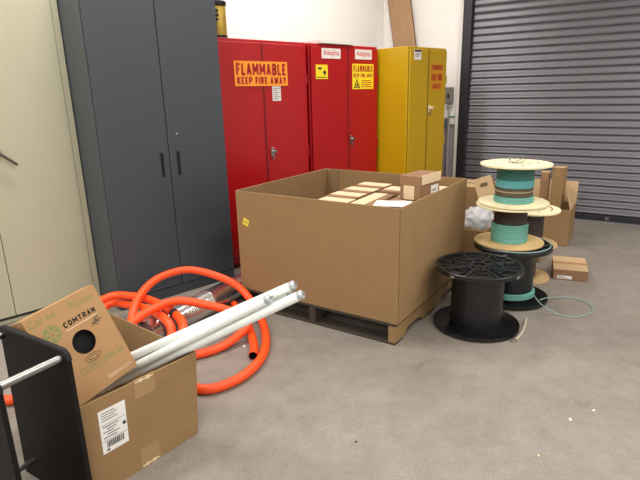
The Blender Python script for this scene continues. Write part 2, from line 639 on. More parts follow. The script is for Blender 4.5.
# plywood board in the corner behind the yellow cabinet, leaning sideways and back
bl = thing('plywood_board', 'tall narrow brown plywood board leaning in corner behind yellow cabinet', 'board', K + BX * (-2.21 - xk) + BN * 0.20)
bw_ = MB().box(-0.135, 0.135, -0.009, 0.009, 0.0, 2.75, 0.002)
bo = bw_.build('panel', 'board', bl)
MB().box(0.135, 0.139, -0.009, 0.009, 0.0, 2.75).build('edge_band', 'board_edge', bl)
MB().box(-0.139, -0.135, -0.009, 0.009, 0.0, 2.75).build('edge_band', 'board_edge', bl)  # dark strips put the shade of the board's side into the colour
bl.rotation_euler = (Matrix.Rotation(BANG, 3, 'Z') @ Matrix.Rotation(R(-10.5), 3, 'Y') @ Matrix.Rotation(R(-3.0), 3, 'X')).to_euler()
bl.location.z = 0.030


# ================================================================== CABINETS
def cabinet_root(name, label, g, D):
    return thing(name, label, 'cabinet', cabpos(g, D), AN)


# charcoal steel cupboard
g0 = 1.2485
gw = 0.925
o = cabinet_root('storage_cabinet', 'tall charcoal grey steel two-door storage cabinet with recessed black pulls', g0, 3.277)
MB().box(0, gw, 0.022, 0.60, 0.0, 2.15, 0.003).build('body', 'grey', o)
MB().box(0.012, gw - 0.012, 0.018, 0.03, 0.06, 2.14).build('door_gap', 'grey_dark', o)
for k in (0, 1):
    x0, x1 = (0.006, gw / 2 - 0.0025) if k == 0 else (gw / 2 + 0.0025, gw - 0.006)
    d = MB().box(x0, x1, 0.0, 0.021, 0.075, 2.135, 0.003).build('door', 'grey', o)
    hx = 0.405 if k == 0 else 0.527
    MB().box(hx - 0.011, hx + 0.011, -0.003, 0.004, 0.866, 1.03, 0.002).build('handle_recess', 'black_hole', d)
    MB().box(hx - 0.014, hx - 0.011, -0.006, 0.002, 0.862, 1.034).build('handle_lip', 'grey', d)
    if k == 1:
        t = MB().lathe([(0, 0), (0.011, 0), (0.011, 0.008), (0.006, 0.010), (0, 0.010)], 14, Matrix.Translation((0.531, 0, 1.146)) @ Matrix.Rotation(R(90), 4, 'X'))
        t.build('lock', 'steel', d, smooth=True)
MB().box(0.0, gw, 0.012, 0.022, 0.0, 0.07, 0.002).build('toe_panel', 'grey', o)

# beige cupboard
b0, b1 = 0.148, 1.2435
bwid = b1 - b0
o = cabinet_root('storage_cabinet', 'beige enamelled steel two-door cabinet with lever handle beside charcoal cabinet', b0, 3.62)
MB().box(0, bwid, 0.020, 0.50, 0.0, 2.1, 0.003).build('body', 'beige', o)
MB().box(bwid - 0.041, bwid, 0.004, 0.021, 0.0, 2.1, 0.002).build('stile', 'beige', o)
MB().box(0, 0.041, 0.004, 0.021, 0.0, 2.1, 0.002).build('stile', 'beige', o)
MB().box(0.041, bwid - 0.041, 0.012, 0.021, 0.03, 2.08).build('door_gap', 'grey_dark', o)
seam = 0.697 - b0
for k in (0, 1):
    x0, x1 = (0.043, seam - 0.002) if k == 0 else (seam + 0.002, bwid - 0.043)
    d = MB().box(x0, x1, 0.0, 0.014, 0.05, 2.07, 0.002).build('door', 'beige', o)
    if k == 1:
        hx, hz = 0.757 - b0, 1.095
        MB().lathe([(0, 0), (0.026, 0), (0.026, 0.006), (0.014, 0.012), (0.014, 0.03), (0, 0.03)], 18, Matrix.Translation((hx, 0, hz)) @ Matrix.Rotation(R(90), 4, 'X')).build('handle_rose', 'lever', d, smooth=True)
        MB().tube(spline([(hx, -0.028, hz), (hx + 0.03, -0.034, hz - 0.022), (hx + 0.098, -0.034, hz - 0.082)], 6), [0.011] * 4 + [0.009] * 8 + [0.008], 10).build('handle_lever', 'lever', d, smooth=True)


def flammable_cabinet(name, label, g, D, w, h, depth, mats, centre, handle):
    body, gap = mats
    o = cabinet_root(name, label, g, D)
    MB().box(0, w, 0.020, depth, 0.04, h, 0.004).build('body', body, o)
    MB().box(0.02, w - 0.02, 0.05, depth - 0.03, 0.0, 0.04).build('plinth', gap, o)
    MB().box(0.012, w - 0.012, 0.014, 0.022, 0.10, h - 0.022).build('door_gap', gap, o)
    for k in (0, 1):
        x0, x1 = (0.014, centre - 0.002) if k == 0 else (centre + 0.002, w - 0.014)
        d = MB().box(x0, x1, 0.0, 0.016, 0.105, h - 0.024, 0.003).build('door', body, o)
        if k == 1:
            # astragal lip over the seam
            MB().box(centre - 0.004, centre + 0.010, -0.004, 0.0, 0.105, h - 0.024, 0.001).build('seam_lip', gap, d)
            hx, hz, hm = handle
            MB().box(hx - 0.017, hx + 0.017, -0.010, 0.0, hz - 0.045, hz + 0.03, 0.004).build('handle_plate', hm, d)
            t = MB()
            t.lathe([(0, 0), (0.012, 0), (0.012, 0.022), (0.016, 0.024), (0.016, 0.034), (0, 0.036)], 14, Matrix.Translation((hx, -0.008, hz)) @ Matrix.Rotation(R(90), 4, 'X'))
            t.box(hx - 0.036, hx + 0.020, -0.044, -0.032, hz - 0.008, hz + 0.008, 0.004)
            t.build('handle', hm, d, smooth=True)
            t = MB().box(hx - 0.006, hx + 0.006, -0.018, -0.012, hz - 0.075, hz - 0.03, 0.002)
            t.build('key', 'steel', d)
    for k in range(3):
        z = (0.3, h * 0.5, h - 0.3)[k]
        MB().lathe([(0, -0.04), (0.007, -0.04), (0.007, 0.04), (0, 0.04)], 10, Matrix.Translation((w - 0.004, 0.006, z))).build('hinge', body, o, smooth=True)
    return o


# --- red cabinet with the big orange warning sign
ga = 2.180
o = flammable_cabinet('flammables_cabinet', 'red flammables cabinet with large orange FLAMMABLE sign across both doors', ga, 3.42, 0.965, 1.805, 0.80, ('red', 'red_gap'), 2.660 - ga, (2.722 - ga, 0.935, 'chrome'))
sx0, sx1, sz0, sz1 = 2.385 - ga, 2.914 - ga, 1.457, 1.643
sg = MB().box(sx0, sx1, -0.006, -0.004, sz0, sz1).build('warning_sign', 'orange_sign', o)
MY = Matrix.Translation((0, -0.006, 0))
w_ = sx1 - sx0
block_letters('FLAMMABLE', sx0 + 0.016, sx1 - 0.016, sz0 + 0.080, sz1 - 0.014, 'ink_red', sg, MY, 0.215, 0.17)
block_letters('KEEP FIRE AWAY', sx0 + 0.022, sx1 - 0.018, sz0 + 0.014, sz0 + 0.070, 'ink_red', sg, MY, 0.24, 0.24)
pl = MB().box(2.750 - ga, 2.838 - ga, -0.002, 0.0, 1.338, 1.455).build('notice', 'paper', o)
t = MB()
for k in range(6):
    t.box(2.760 - ga, (2.826 if k % 2 else 2.805) - ga, -0.003, -0.002, 1.352 + k * 0.016, 1.357 + k * 0.016)
t.build('print_lines', 'ink_grey', pl)

# --- red cabinet with white labels
gb = 3.180
o = flammable_cabinet('flammables_cabinet', 'red flammables cabinet with two white labels and yellow stickers', gb, 3.42, 0.905, 1.805, 0.80, ('red', 'red_gap'), 3.650 - gb, (3.690 - gb, 0.965, 'chrome'))
for (x0, x1, z0, z1) in ((3.318, 3.554, 1.683, 1.768), (3.749, 3.982, 1.685, 1.772)):
    x0 -= gb
    x1 -= gb
    s_ = MB().box(x0, x1, -0.002, 0.0, z0, z1).build('name_label', 'paper', o)
    lettering('lettering', [('Adelphia', x0 + 0.018, x1 - 0.018, z0 + 0.014, z1 - 0.012, 0.012)], 'ink_pink', s_, Matrix.Translation((0, -0.002, 0)))
x0, x1, z0, z1 = 3.243 - gb, 3.388 - gb, 1.51, 1.63
s_ = MB().box(x0, x1, -0.002, 0.0, z0, z1).build('hazard_sticker', 'yellow_sign', o)
t = MB()
t.prism([(x0 + 0.02, z1 - 0.03), (x0 + 0.05, z1 - 0.045), (x0 + 0.075, z1 - 0.03), (x0 + 0.06, z1 - 0.022), (x0 + 0.035, z1 - 0.022)], -0.003, -0.002)
t.prism([(x0 + 0.085, z0 + 0.055), (x0 + 0.105, z0 + 0.03), (x0 + 0.125, z0 + 0.055), (x0 + 0.105, z0 + 0.078)], -0.003, -0.002)
t.box(x0 + 0.012, x1 - 0.012, -0.003, -0.002, z0 + 0.012, z0 + 0.018)
t.build('pictograms', 'ink', s_)
x0, x1, z0, z1 = 3.710 - gb, 4.010 - gb, 1.418, 1.645
s_ = MB().box(x0, x1, -0.002, 0.0, z0, z1).build('warning_sign', 'yellow_sign', o)
MS = Matrix.Translation((0, -0.002, 0))
block_letters('FLAMMABLE', x0 + 0.014, x1 - 0.012, z1 - 0.072, z1 - 0.012, 'ink_red', s_, MS, 0.2, 0.34)
block_letters('KEEP FIRE AWAY', x0 + 0.014, x1 - 0.012, z1 - 0.122, z1 - 0.086, 'ink_red', s_, MS, 0.22, 0.36)
t = MB()
t.prism([(x0 + 0.02, z0 + 0.012), (x0 + 0.105, z0 + 0.012), (x0 + 0.0625, z0 + 0.096)], -0.003, -0.002)
t.build('triangle_border', 'ink', s_)
t = MB().prism([(x0 + 0.036, z0 + 0.020), (x0 + 0.089, z0 + 0.020), (x0 + 0.0625, z0 + 0.076)], -0.0035, -0.003)
t.build('triangle_field', 'yellow_sign', s_)
t = MB().prism([(x0 + 0.050, z0 + 0.026), (x0 + 0.076, z0 + 0.026), (x0 + 0.072, z0 + 0.045), (x0 + 0.062, z0 + 0.06), (x0 + 0.054, z0 + 0.042)], -0.0042, -0.0035)
t.build('flame', 'ink', s_)
t = MB()
for k in range(4):
    t.box(x0 + 0.125, x1 - 0.02 - 0.02 * (k % 2), -0.003, -0.002, z0 + 0.02 + k * 0.018, z0 + 0.026 + k * 0.018)
t.build('print_lines', 'ink_red', s_)

# white tray on the second red cabinet
p = cabpos(3.30, 3.41, 1.806)
o = thing('flat_tray', 'flat white tray lying on top of the red cabinet with white labels', 'tray', p, AN)
MB().box(0, 0.43, 0, 0.28, 0, 0.006, 0.002).build('base', 'white_tray', o)
t = MB()
t.box(0, 0.43, 0, 0.008, 0.006, 0.026).box(0, 0.43, 0.272, 0.28, 0.006, 0.026).box(0, 0.008, 0.008, 0.272, 0.006, 0.026).box(0.422, 0.43, 0.008, 0.272, 0.006, 0.026)
t.build('rim', 'white_tray', o)

# canister on the first red cabinet
o = thing('canister', 'gold canister with black lid on red cabinet beside charcoal cabinet', 'canister', cabpos(2.345, 3.53, 1.806), AN)
MB().lathe([(0, 0), (0.066, 0), (0.068, 0.004), (0.068, 0.02), (0, 0.02)], 28).build('base_ring', 'black', o, smooth=True)
MB().lathe([(0, 0.02), (0.065, 0.02), (0.066, 0.03), (0.066, 0.215), (0.062, 0.225), (0, 0.225)], 28).build('body', 'gold', o, smooth=True)
MB().lathe([(0, 0.225), (0.070, 0.225), (0.072, 0.23), (0.072, 0.253), (0.066, 0.259), (0.03, 0.262), (0, 0.262)], 28).build('lid', 'black', o, smooth=True)
t = MB()
for k in range(3):
    t.box(-0.052, -0.03, -0.068, -0.05, 0.12 + k * 0.03, 0.135 + k * 0.03, 0.002)
t.build('print_block', 'ink', o)

# --- yellow cabinet
gc = 4.112
o = flammable_cabinet('flammables_cabinet', 'yellow flammables cabinet with faded amber warning sign on its door', gc, 3.07, 0.635, 1.79, 0.88, ('yellow', 'yellow_gap'), 4.418 - gc, (4.452 - gc, 1.222, 'handle_white'))
s_ = MB().box(4.185 - gc, 4.295 - gc, -0.002, 0.0, 1.672, 1.762).build('inspection_tag', 'paper', o)
MB().box(4.187 - gc, 4.293 - gc, -0.003, -0.002, 1.742, 1.760).build('print_band', 'ink', s_)
t = MB()
t.box(4.20 - gc, 4.26 - gc, -0.003, -0.002, 1.70, 1.708)
t.box(4.20 - gc, 4.28 - gc, -0.003, -0.002, 1.718, 1.726)
t.build('print_lines', 'ink_grey', s_)
x0, x1, z0, z1 = 4.462 - gc, 4.668 - gc, 1.39, 1.645
s_ = MB().box(x0, x1, -0.002, 0.0, z0, z1).build('warning_sign', 'ysign', o)
block_letters('FLAMMABLE', x0 + 0.008, x1 - 0.008, z1 - 0.065, z1 - 0.012, 'ink_red', s_, MS, 0.24, 0.34)
block_letters('KEEP FIRE', x0 + 0.012, x1 - 0.012, z0 + 0.09, z0 + 0.155, 'ink_red', s_, MS, 0.22, 0.34)
block_letters('AWAY', x0 + 0.03, x1 - 0.03, z0 + 0.014, z0 + 0.068, 'ink_red', s_, MS, 0.26, 0.34)

# ================================================================== PALLET AND GREAT OPEN CARTON
PF = Vector((0.423, 2.651, 0))                       # front corner towards the camera
PD = Vector((0.8306, -0.5568, 0)).normalized()         # along the front side, towards PF
PANG = math.atan2(PD.y, PD.x)
LX, LY = 1.160, 1.10
PL0 = PF - PD * LX                                   # local origin: left front corner
PH = 0.13
o = thing('wooden_pallet', 'wooden pallet under the great open cardboard carton', 'pallet', PL0, PANG)
px0, px1 = 0.01, LX - 0.012
for k in range(3):
    xc = (px0 + 0.022, (px0 + px1) / 2, px1 - 0.022)[k]
    # notched stringer in y,z
    poly = [(0.0, 0.014), (0.14, 0.014), (0.17, 0.05), (0.36, 0.05), (0.39, 0.014), (LY - 0.39, 0.014), (LY - 0.36, 0.05), (LY - 0.17, 0.05), (LY - 0.14, 0.014), (LY, 0.014), (LY, PH - 0.016), (0.0, PH - 0.016)]
    t = MB().prism(poly, -0.022, 0.022)
    bmesh.ops.transform(t.bm, matrix=Matrix(((0, 1, 0, 0), (1, 0, 0, 0), (0, 0, 1, 0), (0, 0, 0, 1))), verts=t.bm.verts)
    bmesh.ops.recalc_face_normals(t.bm, faces=t.bm.faces[:])
    t.build('stringer', 'wood' if k == 2 else 'wood_old_shaded', o, loc=(xc, 0, 0))
for k in range(7):
    y = k * (LY - 0.1) / 6
    MB().box(px0, px1, y, y + 0.1, PH - 0.016, PH, 0.002).build('deck_board', 'wood' if k % 3 else 'wood_old_shaded', o)
for k in range(3):
    y = k * (LY - 0.1) / 2
    MB().box(px0, px1, y, y + 0.1, 0.0, 0.014, 0.002).build('bottom_board', 'wood_old_shaded', o)

CH = 0.80                                            # top of the carton
o = thing('bulk_carton', 'huge open-topped cardboard carton standing on wooden pallet', 'carton', PL0 + Vector((0, 0, PH + 0.001)), PANG)
hh = CH - PH
TH_ = 0.009
MB().box(0, LX, 0, TH_, 0, hh, 0.002).build('wall_panel', 'card', o)
MB().box(0, LX, LY - TH_, LY, 0, hh - 0.002, 0.002).build('wall_panel', 'card', o)
MB().box(0, TH_, TH_, LY - TH_, 0, hh + 0.002, 0.002).build('wall_panel', 'card', o)
MB().box(LX - TH_, LX, TH_, LY - TH_, 0, hh - 0.001, 0.002).build('wall_panel', 'card', o)
MB().box(TH_, LX - TH_, TH_, LY - TH_, 0, 0.008).build('base_panel', 'card_in', o)
MB().box(LX - 0.001, LX + 0.0012, 0.004, 0.009, 0.0, hh - 0.004).build('corner_crease', 'board_edge', o)
MB().box(0.05, 0.12, LY - TH_ - 0.005, LY - TH_, 0.0, hh - 0.002, 0.001).build('glue_flap', 'card_in', o)
# faint horizontal score across the side
MB().box(LX, LX + 0.001, 0.01, LY - 0.01, 0.305, 0.309).build('score_line', 'card_red', o)
s_ = MB().box(0.036, 0.082, -0.002, 0.0, -0.0225, 0.0225, mx=Matrix.Translation((0.072, 0, 0.470)) @ Matrix.Rotation(R(20), 4, 'Y') @ Matrix.Translation((-0.055, 0, 0))).build('sticker', 'yellow_sign', o)
MX = Matrix.Translation((0.072, -0.002, 0.470)) @ Matrix.Rotation(R(20), 4, 'Y') @ Matrix.Translation((-0.055, 0, 0))
t = MB()
t.prism([(0.042, -0.012), (0.050, -0.012), (0.056, 0.014), (0.050, 0.014)], -0.001, 0, mx=MX)
t.prism([(0.060, -0.012), (0.068, -0.012), (0.074, 0.014), (0.068, 0.014)], -0.001, 0, mx=MX)
t.build('arrow_mark', 'ink_grey', s_)


def inpal(x, y, z):
    """point inside the carton, local to the pallet"""
    p = PL0 + PD * x + Vector((-PD.y, PD.x, 0)) * y
    return Vector((p.x, p.y, z))


def small_carton(name, label, cat, loc, rz, lx, ly, lz, m='card_red', tapem='tape', group=None, label_face=False, top='card_pale', tilt=0.0):
    o = thing(name, label, cat, loc, rz, group)
    if tilt:
        o.rotation_euler = (tilt, 0, rz)
    MB().box(-lx / 2, lx / 2, -ly / 2, ly / 2, 0, lz - 0.003, 0.002).build('body', m, o)
    MB().box(-lx / 2, lx / 2, -ly / 2, -0.0015, lz - 0.003, lz, 0.001).build('top_flap', top, o)
    MB().box(-lx / 2, lx / 2, 0.0015, ly / 2, lz - 0.003, lz, 0.001).build('top_flap', top, o)
    t = MB().box(-lx / 2, lx / 2, -0.025, 0.025, lz, lz + 0.0006)
    t.box(-lx / 2 - 0.0006, -lx / 2, -0.025, 0.025, lz - 0.06 if lz > 0.08 else lz * 0.4, lz)
    t.box(lx / 2, lx / 2 + 0.0006, -0.025, 0.025, lz - 0.06 if lz > 0.08 else lz * 0.4, lz)
    t.build('tape_strip', tapem, o)
    if label_face:
        s = MB().box(-lx * 0.38, lx * 0.05, -ly / 2 - 0.001, -ly / 2, lz * 0.12, lz * 0.42).build('shipping_label', 'paper', o)
        t = MB()
        for k in range(3):
            t.box(-lx * 0.35, -lx * 0.05 - 0.02 * k, -ly / 2 - 0.0015, -ly / 2 - 0.001, lz * (0.17 + 0.08 * k), lz * (0.20 + 0.08 * k))
        t.build('print_lines', 'ink_grey', s)
    return o


# ballast crate the upper cartons rest on (hidden bulk of the load)
BASE_Z = PH + 0.010
rows = [
    # x centre, y centre, length, width, top z
    (0.535, 0.350, 0.225, 0.170, 0.724),
    (0.520, 0.530, 0.225, 0.170, 0.729),
    (0.525, 0.710, 0.225, 0.170, 0.734),
    (0.530, 0.895, 0.225, 0.170, 0.739),
]
grp = 'flat cartons packed inside the great carton'
labs = ['cream-topped carton with white end label packed inside the great carton',
        'cream-topped carton directly behind the white-labelled one in great carton',
        'cream-topped carton third behind the white label in great carton',
        'cream-topped carton of the row nearest the far wall of great carton']


def packed_carton(label, x, y, lx, ly, zt, rz, split):
    """split: share of the top coloured brown (negative: brown strip along x instead)"""
    lz = zt - BASE_Z
    o = thing('packed_carton', label, 'carton', inpal(x, y, BASE_Z), PANG + R(rz), grp)
    MB().box(-lx / 2, lx / 2, -ly / 2, ly / 2, 0, lz - 0.004, 0.002).build('body', 'card_red', o)
    if split >= 0:
        ym = -ly / 2 + ly * split
        MB().box(-lx / 2, lx / 2, -ly / 2, ym - 0.001, lz - 0.004, lz - 0.002, 0.0005).build('top_flap', 'card_red', o)
        MB().box(-lx / 2, lx / 2, ym + 0.001, ly / 2, lz - 0.004, lz, 0.001).build('top_flap', 'cream', o)
    else:
        xm = lx / 2 + lx * split
        MB().box(xm + 0.001, lx / 2, -ly / 2, ly / 2, lz - 0.004, lz - 0.002, 0.0005).build('top_flap', 'card_red', o)
        MB().box(-lx / 2, xm - 0.001, -ly / 2, ly / 2, lz - 0.004, lz, 0.001).build('top_flap', 'cream', o)
    return o


for k, (x, y, lx, ly, zt) in enumerate(rows):
    q = packed_carton(labs[k], x, y, lx, ly, zt, 1.0 - 0.4 * k, 0.34)
    if k == 0:
        MB().box(-0.04, 0.055, -ly / 2 - 0.002, -ly / 2, zt - BASE_Z - 0.045, zt - BASE_Z - 0.004).build('end_label', 'paper', q)
for (lab, x, y, lx, ly, zt, rz, sp) in (
        ('long cream-topped carton packed crosswise beside the labelled carton', 0.745, 0.46, 0.150, 0.46, 0.726, 3, -0.36),
        ('cream-topped carton packed behind the crosswise one in great carton', 0.745, 0.83, 0.160, 0.20, 0.734, 0, 0.3),
        ('cream-topped carton under the loose white papers in great carton', 0.94, 0.36, 0.200, 0.24, 0.722, 0, 0.5),
        ('carton beneath the loose taped carton inside the great carton', 0.97, 0.66, 0.240, 0.32, 0.728, 0, 0.4),
        ('cream-topped carton in the far corner behind the loose taped carton', 0.98, 0.955, 0.240, 0.22, 0.738, 0, 0.3)):
    packed_carton(lab, x, y, lx, ly, zt, rz, sp)

# white papers
o = thing('paper_sheets', 'loose white papers lying on cartons beside the loose taped carton', 'paper', inpal(0.935, 0.395, 0.7285), PANG + R(18))
MB().box(-0.115, 0.105, -0.08, 0.08, 0, 0.004, 0).build('sheet', 'paper', o)
MB().box(-0.08, 0.08, -0.055, 0.065, 0.004, 0.007, mx=Matrix.Rotation(R(14), 4, 'Z')).build('sheet', 'paper', o)

# loose carton with open flap standing on the load
o = thing('taped_carton', 'brown carton with cream flap and tape standing atop the packed cartons', 'carton', inpal(0.985, 0.685, 0.7305), PANG + R(-6))
lx, ly, lz = 0.145, 0.26, 0.150
MB().box(-lx / 2, lx / 2, -ly / 2, ly / 2, 0, lz * 0.60, 0.002).build('body', 'card_red', o)
MB().box(-lx / 2 - 0.002, lx / 2 + 0.003, -ly / 2 - 0.002, ly / 2 + 0.002, lz * 0.60, lz, 0.002).build('lid', 'card_red', o)
MB().box(-0.045, 0.03, -ly / 2 - 0.0015, -ly / 2, 0.0, lz * 0.59).build('tape_strip', 'cream', o)
MB().box(lx / 2 + 0.003, lx / 2 + 0.006, -ly / 2 + 0.01, ly / 2 + 0.002, lz - 0.055, lz + 0.006, 0.0008).build('cream_flap', 'cream', o)
s_ = MB().box(lx / 2, lx / 2 + 0.0015, 0.01, 0.11, 0.025, 0.075).build('shipping_label', 'paper', o)
MB().box(lx / 2 + 0.0015, lx / 2 + 0.0022, 0.02, 0.08, 0.04, 0.048).build('print_lines', 'ink_grey', s_)


# ================================================================== REELS
def black_spool(name, label, loc, rz, R_=0.254, H_=0.392, dr=0.152):
    o = thing(name, label, 'cable reel', loc, rz)
    FT = 0.034
    MB().lathe([(0, FT * 0.3), (dr, FT * 0.3), (dr, H_ - FT * 0.3), (0, H_ - FT * 0.3)], 48).build('drum', 'black', o, smooth=True)
    for top in (0, 1):
        base = H_ - FT if top else 0.0
        t = MB().lathe([(0.03, 0.004), (R_ - 0.008, 0.004), (R_, 0.008), (R_, FT - 0.012 if top else FT - 0.006), (R_ - 0.005, FT - 0.010), (0.03, FT - 0.012)], 56, Matrix.Translation((0, 0, base)), closed=True)
        f = t.build('flange', 'black', o, smooth=True)
        if top:
            z0, z1 = base + FT - 0.013, base + FT
            MB().lathe([(R_ - 0.022, z0), (R_, z0), (R_, z1 - 0.003), (R_ - 0.004, z1), (R_ - 0.018, z1), (R_ - 0.022, z1 - 0.003)], 56, closed=True).build('rim', 'black', f, smooth=True)
            MB().lathe([(0.034, z0), (0.058, z0), (0.058, z1), (0.034, z1)], 28, closed=True).build('hub', 'black', f, smooth=True)
            MB().lathe([(0.128, z0), (0.143, z0), (0.143, z1 - 0.003), (0.128, z1 - 0.003)], 48, closed=True).build('inner_ring', 'black', f, smooth=True)
            for k in range(8):
                rz_ = Matrix.Rotation(2 * math.pi * k / 8, 4, 'Z')
                MB().box(0.055, 0.235, -0.011, 0.011, z0, z1 - 0.001, 0.002, rz_).build('spoke', 'black', f)
                rz2 = Matrix.Rotation(2 * math.pi * (k + 0.5) / 8, 4, 'Z')
                t = MB()
                t.lathe([(0.011, z0), (0.026, z0), (0.026, z1 + 0.002), (0.011, z1 + 0.002)], 14, rz2 @ Matrix.Translation((0.10, 0, 0)), closed=True)
                t.box(0.16, 0.215, -0.045, -0.036, z0, z1, 0.001, rz2).box(0.16, 0.215, 0.036, 0.045, z0, z1, 0.001, rz2).box(0.158, 0.168, -0.045, 0.045, z0, z1, 0.001, rz2)
                t.build('pocket', 'black', f, smooth=True)
            for k in range(4):
                a_ = 2 * math.pi * k / 4 + 0.5
                MB().box(-0.014, 0.014, -0.004, 0.004, -0.006, 0.006, 0.001, Matrix.Translation((math.cos(a_) * (R_ + 0.001), math.sin(a_) * (R_ + 0.001), base + 0.016)) @ Matrix.Rotation(a_ + R(90), 4, 'Z')).build('clip', 'ink_grey', f)
    return o


SA = Vector((0.945, 2.910, 0))
black_spool('plastic_reel', 'empty black plastic cable reel standing alone beside the great carton', SA, R(10))
SB = Vector((1.300, 3.335, 0))
ob = black_spool('plastic_reel', 'black plastic cable reel beneath the two plywood reels of aqua cable', SB, R(31), 0.252, 0.390, 0.150)


def wrap(parent, name, m, r, z0, z1, turns):
    pr = [(0.03, z0)]
    n = turns * 4
    for k in range(n + 1):
        t_ = k / n
        pr.append((r - 0.0035 + 0.0035 * abs(math.sin(math.pi * turns * t_)), z0 + (z1 - z0) * t_))
    pr.append((0.03, z1))
    return MB().lathe(pr, 40, closed=True).build(name, m, parent, smooth=True)


# few aqua turns left at the foot of the lower black reel, and a turn lying on its upper flange
wrap(ob, 'cable_wrap', 'aqua', 0.166, 0.036, 0.075, 5)
lp = spline([(0.236 * math.cos(2 * math.pi * k / 16), 0.238 * math.sin(2 * math.pi * k / 16), 0.3950) for k in range(16)], 4, True)
MB().tube(lp, 0.004, 6, True).build('loose_turn', 'clearcable', ob, smooth=True)


def ply_reel(name, label, loc, rz, R_, H_, wraps, dr=0.08, m='ply', extra=False):
    o = thing(name, label, 'cable reel', loc, rz, 'plywood cable reels')
    F = 0.012
    for top in (0, 1):
        z = H_ - F if top else 0
        mm = m[top] if isinstance(m, tuple) else m
        f = MB().lathe([(0.022, z), (R_ - 0.001, z), (R_, z + 0.001), (R_, z + F - 0.001), (R_ - 0.001, z + F), (0.022, z + F)], 56, closed=True).build('flange', mm, o, smooth=True)
        if top:
            t = MB()
            for k in range(4):
                a_ = 2 * math.pi * k / 4 + 0.6
                t.lathe([(0, z + F), (0.006, z + F), (0.006, z + F + 0.003), (0, z + F + 0.004)], 8, Matrix.Translation((0.14 * math.cos(a_), 0.14 * math.sin(a_), 0)))
            t.build('bolt_heads', 'ink', f)
    MB().lathe([(0.024, F), (dr, F), (dr, H_ - F), (0.024, H_ - F)], 32, closed=True).build('core', 'card', o, smooth=True)
    for (m_, r, f0, f1, tn) in wraps:
        wrap(o, 'cable_wrap', m_, r, F + f0 * (H_ - 2 * F), F + f1 * (H_ - 2 * F), tn)
    return o


ZB = 0.4015
HC = 0.262
ply_reel('plywood_reel', 'plywood reel of aqua and dark brown cable under the topmost reel', SB + Vector((-0.030, 0.0, ZB)), 0.3, 0.222, HC,
         [('aqua', 0.118, 0.0, 0.52, 8), ('brown', 0.106, 0.52, 1.0, 8)], m=('ply', 'ply_pale'))
ZC = ZB + HC + 0.0048
HD = 0.262
o = ply_reel('plywood_reel', 'topmost plywood reel wound with banded aqua and olive cable', SB + Vector((-0.020, 0.0, ZC)), 0.9, 0.222, HD,
             [('aqua', 0.126, 0.0, 0.17, 4), ('olive', 0.118, 0.17, 0.30, 3), ('pale_line', 0.1195, 0.30, 0.325, 1), ('olive', 0.118, 0.325, 0.42, 2), ('bluecab', 0.121, 0.42, 0.62, 4), ('teal', 0.117, 0.62, 1.0, 8)], m='ply_pale')
# pen scribble on the topmost flange
sc = MB()
for k in range(6):
    a_ = random.uniform(-1, 1)
    sc.box(-0.03, 0.03, -0.0015, 0.0015, HD + 0.0002, HD + 0.001, 0, Matrix.Translation((0.02 + random.uniform(-.05, .05), -0.05 + random.uniform(-.04, .04), 0)) @ Matrix.Rotation(a_, 4, 'Z'))
sc.build('pen_marks', 'ink_grey', o)
# thin wire left on top
lp = spline([Vector((0.055 * math.cos(k * 1.05), 0.045 * math.sin(k * 1.05), HD + 0.006 + 0.018 * (1 + math.sin(k * 1.3)))) for k in range(11)], 6)
MB().tube(lp, 0.0025, 6).build('wire_tail', 'ink_grey', o, smooth=True)

# two plywood reels behind
SE = Vector((1.545, 3.755, 0))
HE = 0.250
ply_reel('plywood_reel', 'plywood reel of brown cable standing on floor behind black reels', SE, 0.2, 0.205, HE, [('brown', 0.104, 0.0, 1.0, 10)])
o = ply_reel('plywood_reel', 'plywood reel of brown cable stacked on another behind aqua cable reels', SE + Vector((0.025, 0.01, HE + 0.0045)), 1.1, 0.218, 0.275, [('brown', 0.112, 0.0, 1.0, 12)], m=('ply', 'ply_pale'))
lp = spline([Vector((0.16 * math.cos(-1.9 + k * 0.33), 0.16 * math.sin(-1.9 + k * 0.33), 0.279)) for k in range(9)], 5)
MB().tube(lp, 0.004, 6).build('cable_tail', 'card_edge', o, smooth=True)

# pale cord loop on the floor, running out of the lower black reel
pts = [fl(533, 294, 0.066), fl(538, 301, 0.060), fl(546, 308, 0.048), fl(558, 314, 0.010), fl(573, 317, 0.005), fl(588, 314.5, 0.005), fl(593, 309.5, 0.005), fl(586, 302.5, 0.005), fl(569, 297.5, 0.005), fl(555, 297.5, 0.014), fl(546, 298, 0.050), fl(540, 300, 0.064)]
tag(MB().tube(spline(pts, 8), 0.0038, 8).build('loose_cord', 'clearcable', smooth=True), 'thin pale aqua cord looping over floor beside black reels', 'cord')
# short piece of bare conduit
pts = [fl(513, 341, 0.009), fl(518.5, 337, 0.009), fl(523.5, 329, 0.009), fl(526, 319, 0.009)]
o = tag(MB().tube(spline(pts, 8), 0.0085, 10).build('conduit_offcut', 'whitewire', smooth=True), 'short curved pale metal conduit offcut on floor beside empty black reel', 'conduit')
MB().tube([pts[0], pts[0] + (pts[1] - pts[0]) * 0.3], 0.0115, 10).build('ferrule', 'steel', o, smooth=True)

# ================================================================== CARTONS BEHIND THE REELS
# small flat carton on the floor
q0, q1 = fl(552.5, 278.8), fl(587.5, 282.3)
dx = (q1 - q0)
ang = math.atan2(dx.y, dx.x)
lx = dx.length
ly = 0.34
cc = (q0 + q1) / 2 + Vector((-math.sin(ang), math.cos(ang), 0)) * (ly / 2)
small_carton('small_carton', 'small flat taped carton lying alone on floor beyond the reels', 'carton', cc, ang, lx, ly, 0.082, 'card_red', 'card_edge', label_face=True, top='card_pale')


def at_dist(px, py, y):
    """point on the sight line at forward distance y"""
    d = fw + cr * ((px - 320) / FPX) - cu * ((py - 240) / FPX)
    return CAM + d * (y / d.y)


